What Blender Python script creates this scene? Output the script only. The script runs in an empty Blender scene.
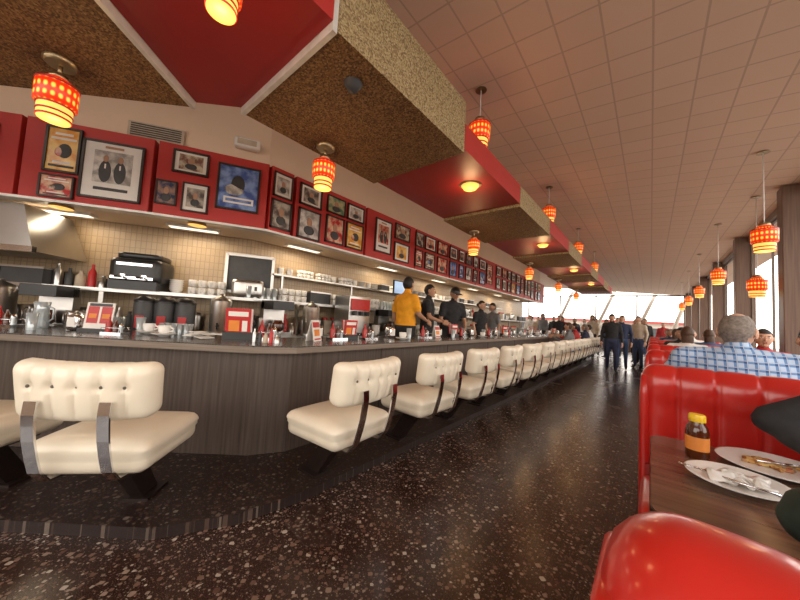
import bpy, math, random
import numpy as np
from mathutils import Vector, Matrix
random.seed(7)
scene=bpy.context.scene
PI=math.pi
try:
    scene.view_settings.view_transform='Standard'
    scene.view_settings.look='None'
except Exception as e: print(e)

# ---------------------------------------------------------------- materials
def nmat(name):
    m=bpy.data.materials.new(name); m.use_nodes=True
    nt=m.node_tree; b=nt.nodes.get('Principled BSDF')
    return m,nt,b
def mat(name,col,rough=.5,metal=0,var=.12,scale=12,emit=None,es=0,coat=0,spec=None):
    m,nt,b=nmat(name)
    tc=nt.nodes.new('ShaderNodeTexCoord'); nz=nt.nodes.new('ShaderNodeTexNoise')
    nz.inputs['Scale'].default_value=scale; nz.inputs['Detail'].default_value=3
    nt.links.new(tc.outputs['Object'],nz.inputs['Vector'])
    r=nt.nodes.new('ShaderNodeValToRGB')
    c=col
    r.color_ramp.elements[0].position=.3; r.color_ramp.elements[1].position=.7
    r.color_ramp.elements[0].color=(c[0]*(1-var),c[1]*(1-var),c[2]*(1-var),1)
    r.color_ramp.elements[1].color=(min(1,c[0]*(1+var)),min(1,c[1]*(1+var)),min(1,c[2]*(1+var)),1)
    nt.links.new(nz.outputs['Fac'],r.inputs['Fac']); nt.links.new(r.outputs['Color'],b.inputs['Base Color'])
    b.inputs['Roughness'].default_value=rough; b.inputs['Metallic'].default_value=metal
    if coat: b.inputs['Coat Weight'].default_value=coat; b.inputs['Coat Roughness'].default_value=.1
    if emit: b.inputs['Emission Color'].default_value=(*emit,1); b.inputs['Emission Strength'].default_value=es
    return m
def ramp(nt,els,const=False):
    r=nt.nodes.new('ShaderNodeValToRGB'); cr=r.color_ramp
    if const: cr.interpolation='CONSTANT'
    while len(cr.elements)<len(els): cr.elements.new(.5)
    for e,(p,c) in zip(cr.elements,els): e.position=p; e.color=(*c,1)
    return r
def math_n(nt,op,a,b=None,c=None):
    n=nt.nodes.new('ShaderNodeMath'); n.operation=op
    for i,x in enumerate((a,b,c)):
        if x is None: continue
        if isinstance(x,(int,float)): n.inputs[i].default_value=x
        else: nt.links.new(x,n.inputs[i])
    return n.outputs[0]
def mixc(nt,f,a,b):
    n=nt.nodes.new('ShaderNodeMix'); n.data_type='RGBA'
    L=nt.links
    if isinstance(f,(int,float)): n.inputs[0].default_value=f
    else: L.new(f,n.inputs[0])
    for k,x in ((6,a),(7,b)):
        if isinstance(x,tuple): n.inputs[k].default_value=(*x,1)
        else: L.new(x,n.inputs[k])
    return n.outputs[2]

def terrazzo(name,base,rough=.22,dark=1.0):
    m,nt,b=nmat(name); L=nt.links
    tc=nt.nodes.new('ShaderNodeTexCoord')
    nz=nt.nodes.new('ShaderNodeTexNoise'); nz.inputs['Scale'].default_value=220
    L.new(tc.outputs['Object'],nz.inputs['Vector'])
    r0=ramp(nt,[(.35,tuple(x*.6 for x in base)),(.7,tuple(x*1.7 for x in base))]); L.new(nz.outputs['Fac'],r0.inputs['Fac'])
    cur=r0.outputs['Color']
    for sc,k,off,br in ((95,.85,.38,.5),(44,.85,.38,.8),(25,.85,.42,.95)):
        mp=nt.nodes.new('ShaderNodeMapping'); mp.inputs['Location'].default_value=(sc*.37,sc*.11,0)
        L.new(tc.outputs['Object'],mp.inputs['Vector'])
        v=nt.nodes.new('ShaderNodeTexVoronoi'); v.voronoi_dimensions='2D'; v.inputs['Scale'].default_value=sc
        v.distance='MINKOWSKI'; v.inputs['Exponent'].default_value=1.3
        L.new(mp.outputs[0],v.inputs['Vector'])
        sp=nt.nodes.new('ShaderNodeSeparateColor'); L.new(v.outputs['Color'],sp.inputs[0])
        thr=math_n(nt,'MULTIPLY_ADD',sp.outputs[0],k,-off)
        mk=math_n(nt,'LESS_THAN',v.outputs['Distance'],thr)
        q=dark*br
        cr=ramp(nt,[(0,(.10*q,.050*q,.034*q)),(.5,(.20*q,.12*q,.085*q)),(.85,(.33*q,.25*q,.19*q)),(1,(.50*q,.44*q,.36*q))])
        L.new(sp.outputs[1],cr.inputs['Fac'])
        cur=mixc(nt,mk,cur,cr.outputs['Color'])
    L.new(cur,b.inputs['Base Color'])
    n2=nt.nodes.new('ShaderNodeTexNoise'); n2.inputs['Scale'].default_value=1.5; L.new(tc.outputs['Object'],n2.inputs['Vector'])
    rr=math_n(nt,'MULTIPLY_ADD',n2.outputs['Fac'],.16,rough-.08); L.new(rr,b.inputs['Roughness'])
    return m
def speckle(name,cols,scale=70,rough=.7,bump=.3):
    m,nt,b=nmat(name); L=nt.links
    tc=nt.nodes.new('ShaderNodeTexCoord')
    v=nt.nodes.new('ShaderNodeTexVoronoi'); v.inputs['Scale'].default_value=scale
    L.new(tc.outputs['Object'],v.inputs['Vector'])
    sp=nt.nodes.new('ShaderNodeSeparateColor'); L.new(v.outputs['Color'],sp.inputs[0])
    n=len(cols); r=ramp(nt,[(i/(n-1),c) for i,c in enumerate(cols)]); L.new(sp.outputs[0],r.inputs['Fac'])
    L.new(r.outputs['Color'],b.inputs['Base Color']); b.inputs['Roughness'].default_value=rough
    bp=nt.nodes.new('ShaderNodeBump'); bp.inputs['Strength'].default_value=bump; bp.inputs['Distance'].default_value=.01
    L.new(v.outputs['Distance'],bp.inputs['Height']); L.new(bp.outputs[0],b.inputs['Normal'])
    return m
def tiles(name,c1,c2,mortar,w,h,ms=.01,rough=.7,swap=False,bump=.4):
    m,nt,b=nmat(name); L=nt.links
    tc=nt.nodes.new('ShaderNodeTexCoord'); br=nt.nodes.new('ShaderNodeTexBrick')
    br.offset=0; br.inputs['Scale'].default_value=1; br.inputs['Brick Width'].default_value=w; br.inputs['Row Height'].default_value=h
    br.inputs['Mortar Size'].default_value=ms; br.inputs['Color1'].default_value=(*c1,1); br.inputs['Color2'].default_value=(*c2,1); br.inputs['Mortar'].default_value=(*mortar,1)
    if swap:
        s=nt.nodes.new('ShaderNodeSeparateXYZ'); L.new(tc.outputs['Object'],s.inputs[0]); c=nt.nodes.new('ShaderNodeCombineXYZ')
        L.new(s.outputs[1],c.inputs[0]); L.new(s.outputs[2],c.inputs[1]); L.new(c.outputs[0],br.inputs['Vector'])
    else: L.new(tc.outputs['Object'],br.inputs['Vector'])
    L.new(br.outputs['Color'],b.inputs['Base Color']); b.inputs['Roughness'].default_value=rough
    bp=nt.nodes.new('ShaderNodeBump'); bp.inputs['Strength'].default_value=bump; bp.inputs['Distance'].default_value=.004; bp.invert=True
    L.new(br.outputs['Fac'],bp.inputs['Height']); L.new(bp.outputs[0],b.inputs['Normal'])
    return m
def wood(name,c1,c2,rough=.45,stretch=(40,40,1.2)):
    m,nt,b=nmat(name); L=nt.links
    tc=nt.nodes.new('ShaderNodeTexCoord'); mp=nt.nodes.new('ShaderNodeMapping'); mp.inputs['Scale'].default_value=stretch
    nz=nt.nodes.new('ShaderNodeTexNoise'); nz.inputs['Scale'].default_value=1.3; nz.inputs['Detail'].default_value=6
    L.new(tc.outputs['Object'],mp.inputs['Vector']); L.new(mp.outputs[0],nz.inputs['Vector'])
    r=ramp(nt,[(.3,c1),(.7,c2)]); L.new(nz.outputs['Fac'],r.inputs['Fac']); L.new(r.outputs['Color'],b.inputs['Base Color'])
    b.inputs['Roughness'].default_value=rough
    return m
def plaid(name):
    m,nt,b=nmat(name); L=nt.links
    tc=nt.nodes.new('ShaderNodeTexCoord'); s=nt.nodes.new('ShaderNodeSeparateXYZ'); L.new(tc.outputs['Object'],s.inputs[0])
    def band(o,fr,ph,th):
        x=math_n(nt,'MULTIPLY_ADD',o,fr,ph); x=math_n(nt,'FRACT',x); return math_n(nt,'LESS_THAN',x,th)
    a=band(s.outputs[0],25,10,.42); c=band(s.outputs[2],25,10,.42)
    d=band(s.outputs[0],25,10.7,.1); e=band(s.outputs[2],25,10.7,.1)
    t=math_n(nt,'MULTIPLY',math_n(nt,'ADD',a,c),.5)
    r=ramp(nt,[(0,(.46,.58,.74)),(.5,(.13,.26,.50)),(1,(.03,.09,.26))]); L.new(t,r.inputs['Fac'])
    f=math_n(nt,'MAXIMUM',d,e); cc=mixc(nt,math_n(nt,'MULTIPLY',f,.6),r.outputs['Color'],(.72,.77,.82))
    L.new(cc,b.inputs['Base Color']); b.inputs['Roughness'].default_value=.85
    return m
def lampmat(name):
    m,nt,b=nmat(name); L=nt.links
    tc=nt.nodes.new('ShaderNodeTexCoord'); s=nt.nodes.new('ShaderNodeSeparateXYZ'); L.new(tc.outputs['Object'],s.inputs[0])
    ang=math_n(nt,'ARCTAN2',s.outputs[1],s.outputs[0])
    a=math_n(nt,'ABSOLUTE',math_n(nt,'SINE',math_n(nt,'MULTIPLY',ang,9)))
    z=math_n(nt,'ABSOLUTE',math_n(nt,'SINE',math_n(nt,'MULTIPLY',s.outputs[2],PI/.06)))
    p=math_n(nt,'MULTIPLY',a,z)
    r=ramp(nt,[(0,(.70,.02,.004)),(.46,(.85,.05,.005)),(.66,(1,.42,.03)),(1,(1,.68,.12))]); L.new(p,r.inputs['Fac'])
    L.new(r.outputs['Color'],b.inputs['Base Color']); L.new(r.outputs['Color'],b.inputs['Emission Color']); b.inputs['Emission Strength'].default_value=.7
    b.inputs['Roughness'].default_value=.3
    return m

M_floor=terrazzo('terrazzo_floor',(.034,.016,.011),.25)
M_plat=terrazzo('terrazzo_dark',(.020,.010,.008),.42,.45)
M_ceil=tiles('ceiling_tile',(.78,.565,.405),(.75,.54,.385),(.58,.41,.285),.31,.31,.008,bump=.2)
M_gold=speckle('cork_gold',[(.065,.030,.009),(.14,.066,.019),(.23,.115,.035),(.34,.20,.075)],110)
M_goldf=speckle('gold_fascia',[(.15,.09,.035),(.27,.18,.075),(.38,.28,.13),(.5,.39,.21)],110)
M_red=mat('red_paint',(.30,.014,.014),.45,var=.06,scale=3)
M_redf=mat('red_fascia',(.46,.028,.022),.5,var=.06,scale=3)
M_trim=mat('satin_trim',(.72,.70,.66),.4,.2)
M_chrome=mat('chrome',(.75,.75,.76),.12,1,var=.02)
M_steel=mat('stainless',(.50,.49,.47),.3,1,var=.06,scale=4)
M_wallu=mat('upper_wall_paint',(.74,.58,.43),.8,var=.03,scale=2)
M_btile=tiles('back_tile',(.46,.34,.21),(.41,.30,.18),(.31,.22,.13),.05,.10,.004,.35,True)
M_panel=wood('counter_laminate',(.058,.041,.033),(.115,.085,.068))
M_top=speckle('counter_stone',[(.02,.018,.017),(.05,.045,.045),(.10,.09,.085),(.2,.18,.17)],300,.18,.02)
M_edge=wood('counter_edge',(.17,.13,.10),(.25,.20,.16),.35,(2,2,60))
M_vinyl=mat('cream_vinyl',(.82,.73,.58),.42,var=.04,scale=5,coat=.2)
M_btn=mat('button_dark',(.10,.08,.06),.4)
M_bronze=mat('dark_bronze',(.045,.03,.026),.35,.6)
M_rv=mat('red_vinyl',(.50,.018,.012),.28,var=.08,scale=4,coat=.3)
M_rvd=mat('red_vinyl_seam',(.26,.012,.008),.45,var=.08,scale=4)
M_kick=mat('kick_plate',(.03,.02,.018),.5)
M_table=wood('table_laminate',(.10,.045,.025),(.18,.09,.05),.25,(1.2,30,30))
M_black=mat('black_plastic',(.012,.012,.013),.35)
M_dgrey=mat('dark_grey',(.05,.05,.052),.5)
M_white=mat('white_china',(.82,.80,.76),.25,var=.03)
M_paper=mat('white_paper',(.80,.77,.72),.8,var=.03)
M_redp=mat('menu_red',(.5,.02,.02),.4)
M_orange=mat('orange_print',(.75,.25,.04),.6)
M_yellow=mat('yellow_cap',(.80,.52,.02),.4)
M_amber=mat('amber_syrup',(.08,.018,.005),.12,coat=.5)
M_ketch=mat('ketchup_red',(.4,.014,.01),.3)
M_glass=mat('clear_glass',(.45,.5,.52),.05,.3)
M_lamp=lampmat('lamp_glass')
M_lampb=mat('lamp_glow',(.9,.45,.08),.4,emit=(1,.50,.11),es=1.2)
M_brass=mat('brass_cap',(.45,.33,.18),.3,.9)
M_frame=wood('frame_wood',(.02,.012,.008),(.05,.03,.02),.35)
M_mull=mat('window_mullion',(.16,.12,.09),.5)
M_post=wood('post_wood',(.10,.055,.035),(.17,.10,.065),.5)
M_skin1=mat('skin_light',(.58,.33,.22),.55,var=.05)
M_skin2=mat('skin_tan',(.42,.23,.14),.55,var=.05)
M_hgray=mat('hair_grey',(.20,.165,.14),.8,var=.4,scale=60)
M_hblack=mat('hair_black',(.015,.012,.01),.6,var=.3,scale=60)
M_hbrown=mat('hair_brown',(.07,.035,.018),.6,var=.3,scale=60)
M_eye=mat('eye_white',(.8,.8,.78),.2)
M_lip=mat('lip',(.42,.13,.10),.5)
M_plaid=plaid('plaid_shirt')
M_black_c=mat('black_cloth',(.020,.020,.022),.85,var=.3,scale=20)
M_orange_c=mat('orange_cloth',(.80,.34,.012),.85)
M_navy_c=mat('navy_cloth',(.03,.04,.09),.85)
M_jean=mat('denim',(.06,.10,.20),.85)
M_green_c=mat('dark_green_cloth',(.018,.034,.026),.7,var=.4,scale=20)
M_beige_c=mat('beige_cloth',(.5,.42,.32),.85)
M_white_c=mat('white_cloth',(.72,.70,.66),.85)
M_grey_c=mat('grey_cloth',(.16,.16,.17),.85)
M_redcl=mat('red_cloth',(.4,.03,.03),.85)
M_shoe=mat('shoe_leather',(.015,.012,.01),.4)
M_food=speckle('food_scraps',[(.30,.10,.02),(.55,.28,.06),(.65,.45,.18),(.4,.06,.03)],60,.6)
M_ground=speckle('asphalt',[(.22,.21,.20),(.28,.27,.26),(.34,.33,.31)],40,.9)
M_leaf=speckle('foliage',[(.04,.10,.02),(.08,.18,.05),(.14,.26,.08)],30,.7,.8)
M_light=mat('fixture_glow',(1,.95,.85),.5,emit=(1,.88,.66),es=1.6)
M_stucco=mat('stucco_building',(.55,.48,.40),.9,var=.05,scale=2)

# ---------------------------------------------------------------- mesh builder
class MB:
    def __init__(s): s.v=[];s.f=[];s.m=[];s.s=[]
    def add(s,V,F,mat=0,smooth=False,M=None):
        o=len(s.v)
        if M is not None: V=[tuple(M@Vector(p)) for p in V]
        s.v+= [tuple(p) for p in V]; s.f+=[tuple(i+o for i in f) for f in F]
        s.m+= [mat]*len(F) if isinstance(mat,int) else list(mat); s.s+=[smooth]*len(F)
    def box(s,c,d,mat=0,rz=0,M=None,taper=1):
        x,y,z=d[0]/2,d[1]/2,d[2]/2
        V=[(-x,-y,-z),(x,-y,-z),(x,y,-z),(-x,y,-z),(-x*taper,-y*taper,z),(x*taper,-y*taper,z),(x*taper,y*taper,z),(-x*taper,y*taper,z)]
        T=Matrix.Translation(c)@Matrix.Rotation(rz,4,'Z')
        if M is not None: T=M@T
        s.add(V,[(0,3,2,1),(4,5,6,7),(0,1,5,4),(1,2,6,5),(2,3,7,6),(3,0,4,7)],mat,False,T)
    def prism(s,poly,z0,z1,mat=0,mtop=None,M=None):
        n=len(poly)
        a=sum(poly[i][0]*poly[(i+1)%n][1]-poly[(i+1)%n][0]*poly[i][1] for i in range(n))
        if a<0: poly=poly[::-1]
        V=[(x,y,z0) for x,y in poly]+[(x,y,z1) for x,y in poly]
        s.add(V,[tuple(range(n-1,-1,-1))],mat,False,M); 
        s.add(V,[tuple(range(n,2*n))],mat if mtop is None else mtop,False,M)
        s.add(V,[(i,(i+1)%n,n+(i+1)%n,n+i) for i in range(n)],mat,False,M)
    def lathe(s,prof,n=20,mat=0,c=(0,0,0),M=None,smooth=True):
        V=[];F=[]
        for r,z in prof:
            for i in range(n):
                a=2*PI*i/n; V.append((c[0]+r*math.cos(a),c[1]+r*math.sin(a),c[2]+z))
        for k in range(len(prof)-1):
            for i in range(n):
                j=(i+1)%n; F.append((k*n+i,k*n+j,(k+1)*n+j,(k+1)*n+i))
        s.add(V,F,mat,smooth,M)
        s.add([V[i] for i in range(n)],[tuple(range(n-1,-1,-1))],mat,False,M)
        s.add([V[(len(prof)-1)*n+i] for i in range(n)],[tuple(range(n))],mat,False,M)
    def tube(s,pts,rad,n=10,mat=0,M=None,sy=1):
        pts=[Vector(p) for p in pts]
        if isinstance(rad,(int,float)): rad=[rad]*len(pts)
        V=[];F=[]; up=None
        for k,p in enumerate(pts):
            t=(pts[min(k+1,len(pts)-1)]-pts[max(k-1,0)]).normalized()
            if up is None:
                up=Vector((0,0,1)) if abs(t.z)<.9 else Vector((0,1,0))
            a=t.cross(up)
            if a.length<1e-4: a=t.orthogonal()
            a.normalize(); b=a.cross(t).normalized(); up=b
            for i in range(n):
                an=2*PI*i/n; V.append(p+a*rad[k]*math.cos(an)+b*rad[k]*sy*math.sin(an))
        for k in range(len(pts)-1):
            for i in range(n):
                j=(i+1)%n; F.append((k*n+i,k*n+j,(k+1)*n+j,(k+1)*n+i))
        F.append(tuple(range(n-1,-1,-1))); L=(len(pts)-1)*n; F.append(tuple(L+i for i in range(n)))
        s.add(V,F,mat,True,M)
    def ell(s,c,r,mat=0,n=16,m=10,M=None,fn=None,keep=None):
        V=[];F=[]
        V.append((0,0,-1))
        for j in range(1,m):
            ph=-PI/2+PI*j/m
            for i in range(n):
                a=2*PI*i/n; V.append((math.cos(ph)*math.cos(a),math.cos(ph)*math.sin(a),math.sin(ph)))
        V.append((0,0,1)); top=len(V)-1
        for i in range(n): F.append((0,1+(i+1)%n,1+i))
        for j in range(m-2):
            for i in range(n):
                a=1+j*n+i;b=1+j*n+(i+1)%n; F.append((a,b,b+n,a+n))
        for i in range(n): F.append((top,1+(m-2)*n+i,1+(m-2)*n+(i+1)%n))
        W=[]
        for x,y,z in V:
            p=(x*r[0],y*r[1],z*r[2])
            if fn: p=fn(p)
            W.append(p)
        if keep:
            F=[f for f in F if keep(tuple(sum(W[i][k] for i in f)/len(f) for k in range(3)))]
        W=[(p[0]+c[0],p[1]+c[1],p[2]+c[2]) for p in W]
        s.add(W,F,mat,True,M)
    def cushion(s,c,d,r,n=(10,6,6),mat=0,M=None,fn=None):
        V={};VL=[];F=[]
        h=(d[0]/2,d[1]/2,d[2]/2); N=n
        def vid(i,j,k):
            key=(i,j,k)
            if key in V: return V[key]
            p=[(-1+2*i/N[0])*h[0],(-1+2*j/N[1])*h[1],(-1+2*k/N[2])*h[2]]
            q=[max(-(h[a]-r),min(h[a]-r,p[a])) for a in range(3)]
            dv=Vector([p[a]-q[a] for a in range(3)])
            if dv.length>1e-6: dv=dv.normalized()*r
            w=[q[a]+dv[a] for a in range(3)]
            if fn: w=fn(w,h)
            V[key]=len(VL); VL.append((w[0]+c[0],w[1]+c[1],w[2]+c[2])); return V[key]
        for i in range(N[0]):
            for j in range(N[1]):
                F.append((vid(i,j,0),vid(i,j+1,0),vid(i+1,j+1,0),vid(i+1,j,0)))
                F.append((vid(i,j,N[2]),vid(i+1,j,N[2]),vid(i+1,j+1,N[2]),vid(i,j+1,N[2])))
        for i in range(N[0]):
            for k in range(N[2]):
                F.append((vid(i,0,k),vid(i+1,0,k),vid(i+1,0,k+1),vid(i,0,k+1)))
                F.append((vid(i,N[1],k),vid(i,N[1],k+1),vid(i+1,N[1],k+1),vid(i+1,N[1],k)))
        for j in range(N[1]):
            for k in range(N[2]):
                F.append((vid(0,j,k),vid(0,j,k+1),vid(0,j+1,k+1),vid(0,j+1,k)))
                F.append((vid(N[0],j,k),vid(N[0],j+1,k),vid(N[0],j+1,k+1),vid(N[0],j,k+1)))
        s.add(VL,F,mat,True,M)
    def ribbon(s,pts,w,t,mat=0,M=None):
        pts=[Vector(p) for p in pts]; V=[];F=[]
        for k,p in enumerate(pts):
            tg=(pts[min(k+1,len(pts)-1)]-pts[max(k-1,0)]).normalized(); nn=tg.cross(Vector((1,0,0))).normalized()
            for a,b in ((-1,-1),(1,-1),(1,1),(-1,1)): V.append(p+Vector((a*w/2,0,0))+nn*b*t/2)
        for k in range(len(pts)-1):
            for i in range(4):
                j=(i+1)%4; F.append((k*4+i,k*4+j,(k+1)*4+j,(k+1)*4+i))
        F.append((3,2,1,0)); L=(len(pts)-1)*4; F.append((L,L+1,L+2,L+3))
        s.add(V,F,mat,False,M)
    def mesh(s,name,mats):
        me=bpy.data.meshes.new(name); me.from_pydata(s.v,[],s.f)
        for m in mats: me.materials.append(m)
        me.polygons.foreach_set('material_index',s.m); me.polygons.foreach_set('use_smooth',s.s)
        me.update(); return me
    def obj(s,name,mats,loc=(0,0,0),rz=0,bevel=0):
        o=bpy.data.objects.new(name,s.mesh(name,mats)); scene.collection.objects.link(o)
        o.location=loc; o.rotation_euler=(0,0,rz)
        if bevel:
            b=o.modifiers.new('bevel','BEVEL'); b.width=bevel; b.segments=2; b.limit_method='ANGLE'
        return o
def inst(name,me,loc,rz=0,sc=1):
    o=bpy.data.objects.new(name,me); scene.collection.objects.link(o); o.location=loc; o.rotation_euler=(0,0,rz); o.scale=(sc,sc,sc); return o

# ---------------------------------------------------------------- camera
H=1.27; FPX=300; R=math.radians(3.3)
cam=bpy.data.objects.new('camera',bpy.data.cameras.new('camera')); scene.collection.objects.link(cam)
cam.data.sensor_width=36; cam.data.lens=36*FPX/800; cam.data.clip_start=.02; cam.data.clip_end=300
pitch=math.radians(3.35); yaw=math.radians(40)
Fw=Vector((-math.sin(yaw)*math.cos(pitch),math.cos(yaw)*math.cos(pitch),math.sin(pitch)))
Rt=Vector((math.cos(yaw),math.sin(yaw),0)); Up=Rt.cross(Fw)
R2=Rt*math.cos(R)+Up*math.sin(R); U2=Up*math.cos(R)-Rt*math.sin(R)
Mx=Matrix((R2,U2,-Fw)).transposed().to_4x4(); Mx.translation=(0,0,H); cam.matrix_world=Mx
scene.camera=cam

# ---------------------------------------------------------------- room shell
WX=1.6; YE=24; YB=-3.2; XL=-9.5
b=MB(); b.box(((WX+XL)/2,(YE+YB)/2,-.05),(WX-XL+.4,YE-YB+.4,.1)); b.obj('floor',[M_floor])
def cz(x): return 3.52+.085*(1.6-x)
b=MB(); V=[]
for x in (XL-.2,WX+.9):
    for y in (YB-.2,YE+.4):
        V+= [(x,y,cz(x)),(x,y,cz(x)+.12)]
b.add(V,[(0,4,6,2),(1,3,7,5),(0,1,5,4),(2,6,7,3),(0,2,3,1),(4,5,7,6)]); b.obj('ceiling',[M_ceil])
b=MB(); b.box((WX+.06,(YE+YB)/2,.42),(.12,YE-YB,.84),0); b.box((WX+.05,(YE+YB)/2,.86),(.2,YE-YB,.04),1); b.obj('wall_right',[M_post,M_trim])
b=MB(); b.box((WX+.09,(YE+YB)/2,3.45),(.10,YE-YB,.12)); b.obj('trim_1',[M_mull])
ys=[-2.56+3.15*i for i in range(9)]
for i,y in enumerate(ys):
    b=MB(); b.box((WX,y,(.88+3.5)/2),(.30,.24,3.5-.88)); b.obj('window_post',[M_post],bevel=.01)
for i in range(len(ys)-1):
    y0=ys[i]+.12;y1=ys[i+1]-.12; b=MB()
    for z in (.905,3.38): b.box((WX+.10,(y0+y1)/2,z),(.03,y1-y0,.04))
    for y in (y0+.015,(y0+y1)/2,y1-.015): b.box((WX+.10,y,2.14),(.03,.03,2.5))
    b.obj('window_%d'%(i+1),[M_mull])
b=MB(); b.box(((WX+XL)/2,YE+.06,.35),(WX-XL,.12,.7)); b.obj('wall_back',[M_post])
b=MB()
for x in np.linspace(XL+.1,WX-.1,6): b.box((x,YE+.06,2.1),(.07,.06,2.9))
for z in (.74,3.5): b.box(((WX+XL)/2,YE+.06,z),(WX-XL,.06,.08))
b.obj('window_20',[M_mull])
b=MB()
for x,dx in ((-6,1.6),(-3.5,1.6),(-1.2,1.5),(.6,1.2)):
    b.tube([(x,YE+.9,-.1),(x+dx,YE+.9,3.9)],.10,8,0)
b.obj('canopy_brace',[M_stucco])
b=MB(); b.box((XL-.06,(14.6+YE)/2,.35),(.12,YE-14.6,.7)); b.obj('wall_left',[M_post])
b=MB()
for y in np.linspace(14.8,YE-.1,6): b.box((XL-.05,y,2.3),(.1,.1,3.3))
b.box((XL-.05,(14.6+YE)/2,.74),(.1,YE-14.6,.08)); b.obj('window_21',[M_mull])
b=MB(); b.box(((XL-4.75)/2,14.5,2.2),(4.75,.14,4.5)); b.obj('wall_kitchen_end',[M_wallu])
b=MB(); b.box((-1.5,YB-.06,.4),(6.2,.12,.8)); b.box((-6.5,YB-.06,2.2),(5,.12,4.6)); b.obj('wall_front',[M_wallu])

# polylines
PL=[(-3.75,14.4),(-3.75,1.75),(-4.33,.70),(-4.96,-.26),(-5.75,-1.25),(-6.6,-2.2)]
def offs(pl,o):
    out=[]
    for i,p in enumerate(pl):
        ns=[]
        for a,c in ((i-1,i),(i,i+1)):
            if a<0 or c>=len(pl): continue
            d=Vector((pl[c][0]-pl[a][0],pl[c][1]-pl[a][1])).normalized(); ns.append(Vector((d.y,-d.x)))
        n=sum(ns,Vector((0,0))).normalized(); k=o/max(.5,n.dot(ns[0]))
        out.append((p[0]+n.x*k,p[1]+n.y*k))
    return out
def strip(name,pa,pb,z0,z1,mats,mt=None,ms=0,bevel=0):
    b=MB(); 
    for i in range(len(pa)-1): b.prism([pa[i],pa[i+1],pb[i+1],pb[i]],z0,z1,ms,mt)
    return b.obj(name,mats,bevel=bevel)
def along(d,off=0):
    if d>=0: return Vector((-3.75-off,1.75+d)),0.0
    d=-d; i=1
    while i<len(PL)-2:
        L=math.hypot(PL[i+1][0]-PL[i][0],PL[i+1][1]-PL[i][1])
        if d<=L: break
        d-=L;i+=1
    dv=Vector((PL[i+1][0]-PL[i][0],PL[i+1][1]-PL[i][1])).normalized()
    n=Vector((dv.y,-dv.x)); p=Vector(PL[i])+dv*d+n*off
    return p, math.atan2(dv.x,-dv.y)
bk=offs(PL,.85)
strip('wall_kitchen',bk,offs(PL,.97),0,2.35,[M_btile])
strip('wall_upper',offs(PL,.14),offs(PL,.24),2.29,4.2,[M_wallu])
strip('ceiling_kitchen',offs(PL,.14),bk,2.31,2.37,[M_wallu])
def seg_panels():
    cuts=[(-5.0,-3.55),(-3.5,-2.37),(-2.33,-1.22),(-1.18,-.02),(.02,.33),(.37,1.68),(1.72,3.1)]
    d=3.14
    while d<12.5: cuts.append((d,d+1.36)); d+=1.4
    for a,c in cuts:
        p0,_=along(a+.001); p1,_=along(c-.001)
        q0,_=along(a+.001,.12); q1,_=along(c-.001,.12)
        b=MB(); b.prism([tuple(p0),tuple(p1),tuple(q1),tuple(q0)],2.29,3.13); b.obj('picture_fascia_panel',[M_redf],bevel=.006)
seg_panels()
strip('trim_2',offs(PL,-.01),offs(PL,.13),2.265,2.29,[M_trim])
# ---- soffit
XF,XB=-1.23,-2.31
def soffbox(poly,z0,z1,kind):
    b=MB(); n=len(poly)
    a=sum(poly[i][0]*poly[(i+1)%n][1]-poly[(i+1)%n][0]*poly[i][1] for i in range(n))
    if a<0: poly=poly[::-1]
    V=[(x,y,z0) for x,y in poly]+[(x,y,z1) for x,y in poly]
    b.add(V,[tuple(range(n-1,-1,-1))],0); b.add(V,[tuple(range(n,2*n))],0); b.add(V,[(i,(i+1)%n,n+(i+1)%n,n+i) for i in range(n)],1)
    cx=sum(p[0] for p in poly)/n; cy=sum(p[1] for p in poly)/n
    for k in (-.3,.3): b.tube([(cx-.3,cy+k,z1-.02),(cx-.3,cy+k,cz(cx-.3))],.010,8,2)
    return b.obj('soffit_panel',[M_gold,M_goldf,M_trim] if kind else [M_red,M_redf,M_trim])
soffbox([(XF,.85),(XB,.85),(XB,2.2),(XF,2.2)],2.70,3.15,1)
soffbox([(XF,.82),(XB,.82),(-2.53,.60),(-1.79,-.16),(XF,.32)],2.735,3.05,0)
soffbox([(-2.56,.58),(-3.55,-.42),(-2.8,-1.18),(-1.82,-.18)],2.70,3.1,1)
soffbox([(-3.58,-.45),(-4.5,-1.4),(-3.75,-2.15),(-2.83,-1.2)],2.735,3.0,0)
def trimbar(p,q,z0=2.685,z1=3.0):
    b=MB(); d=(Vector(q)-Vector(p)).normalized(); n=Vector((d.y,-d.x))*.014
    P=Vector(p);Q=Vector(q)
    b.prism([tuple(P+n),tuple(Q+n),tuple(Q-n),tuple(P-n)],z0,z1); b.obj('soffit_trim_bar',[M_trim])
trimbar((XF,.835),(XB,.835)); trimbar((-2.545,.59),(-1.805,-.17)); trimbar((-3.565,-.435),(-2.815,-1.19)); 
y=2.2; g=0
while y<15:
    soffbox([(XF,y+.005),(XB,y+.005),(XB,y+1.42),(XF,y+1.42)],2.735 if not g else 2.70,2.96,g); 
    y+=1.425; g=1-g
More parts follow.
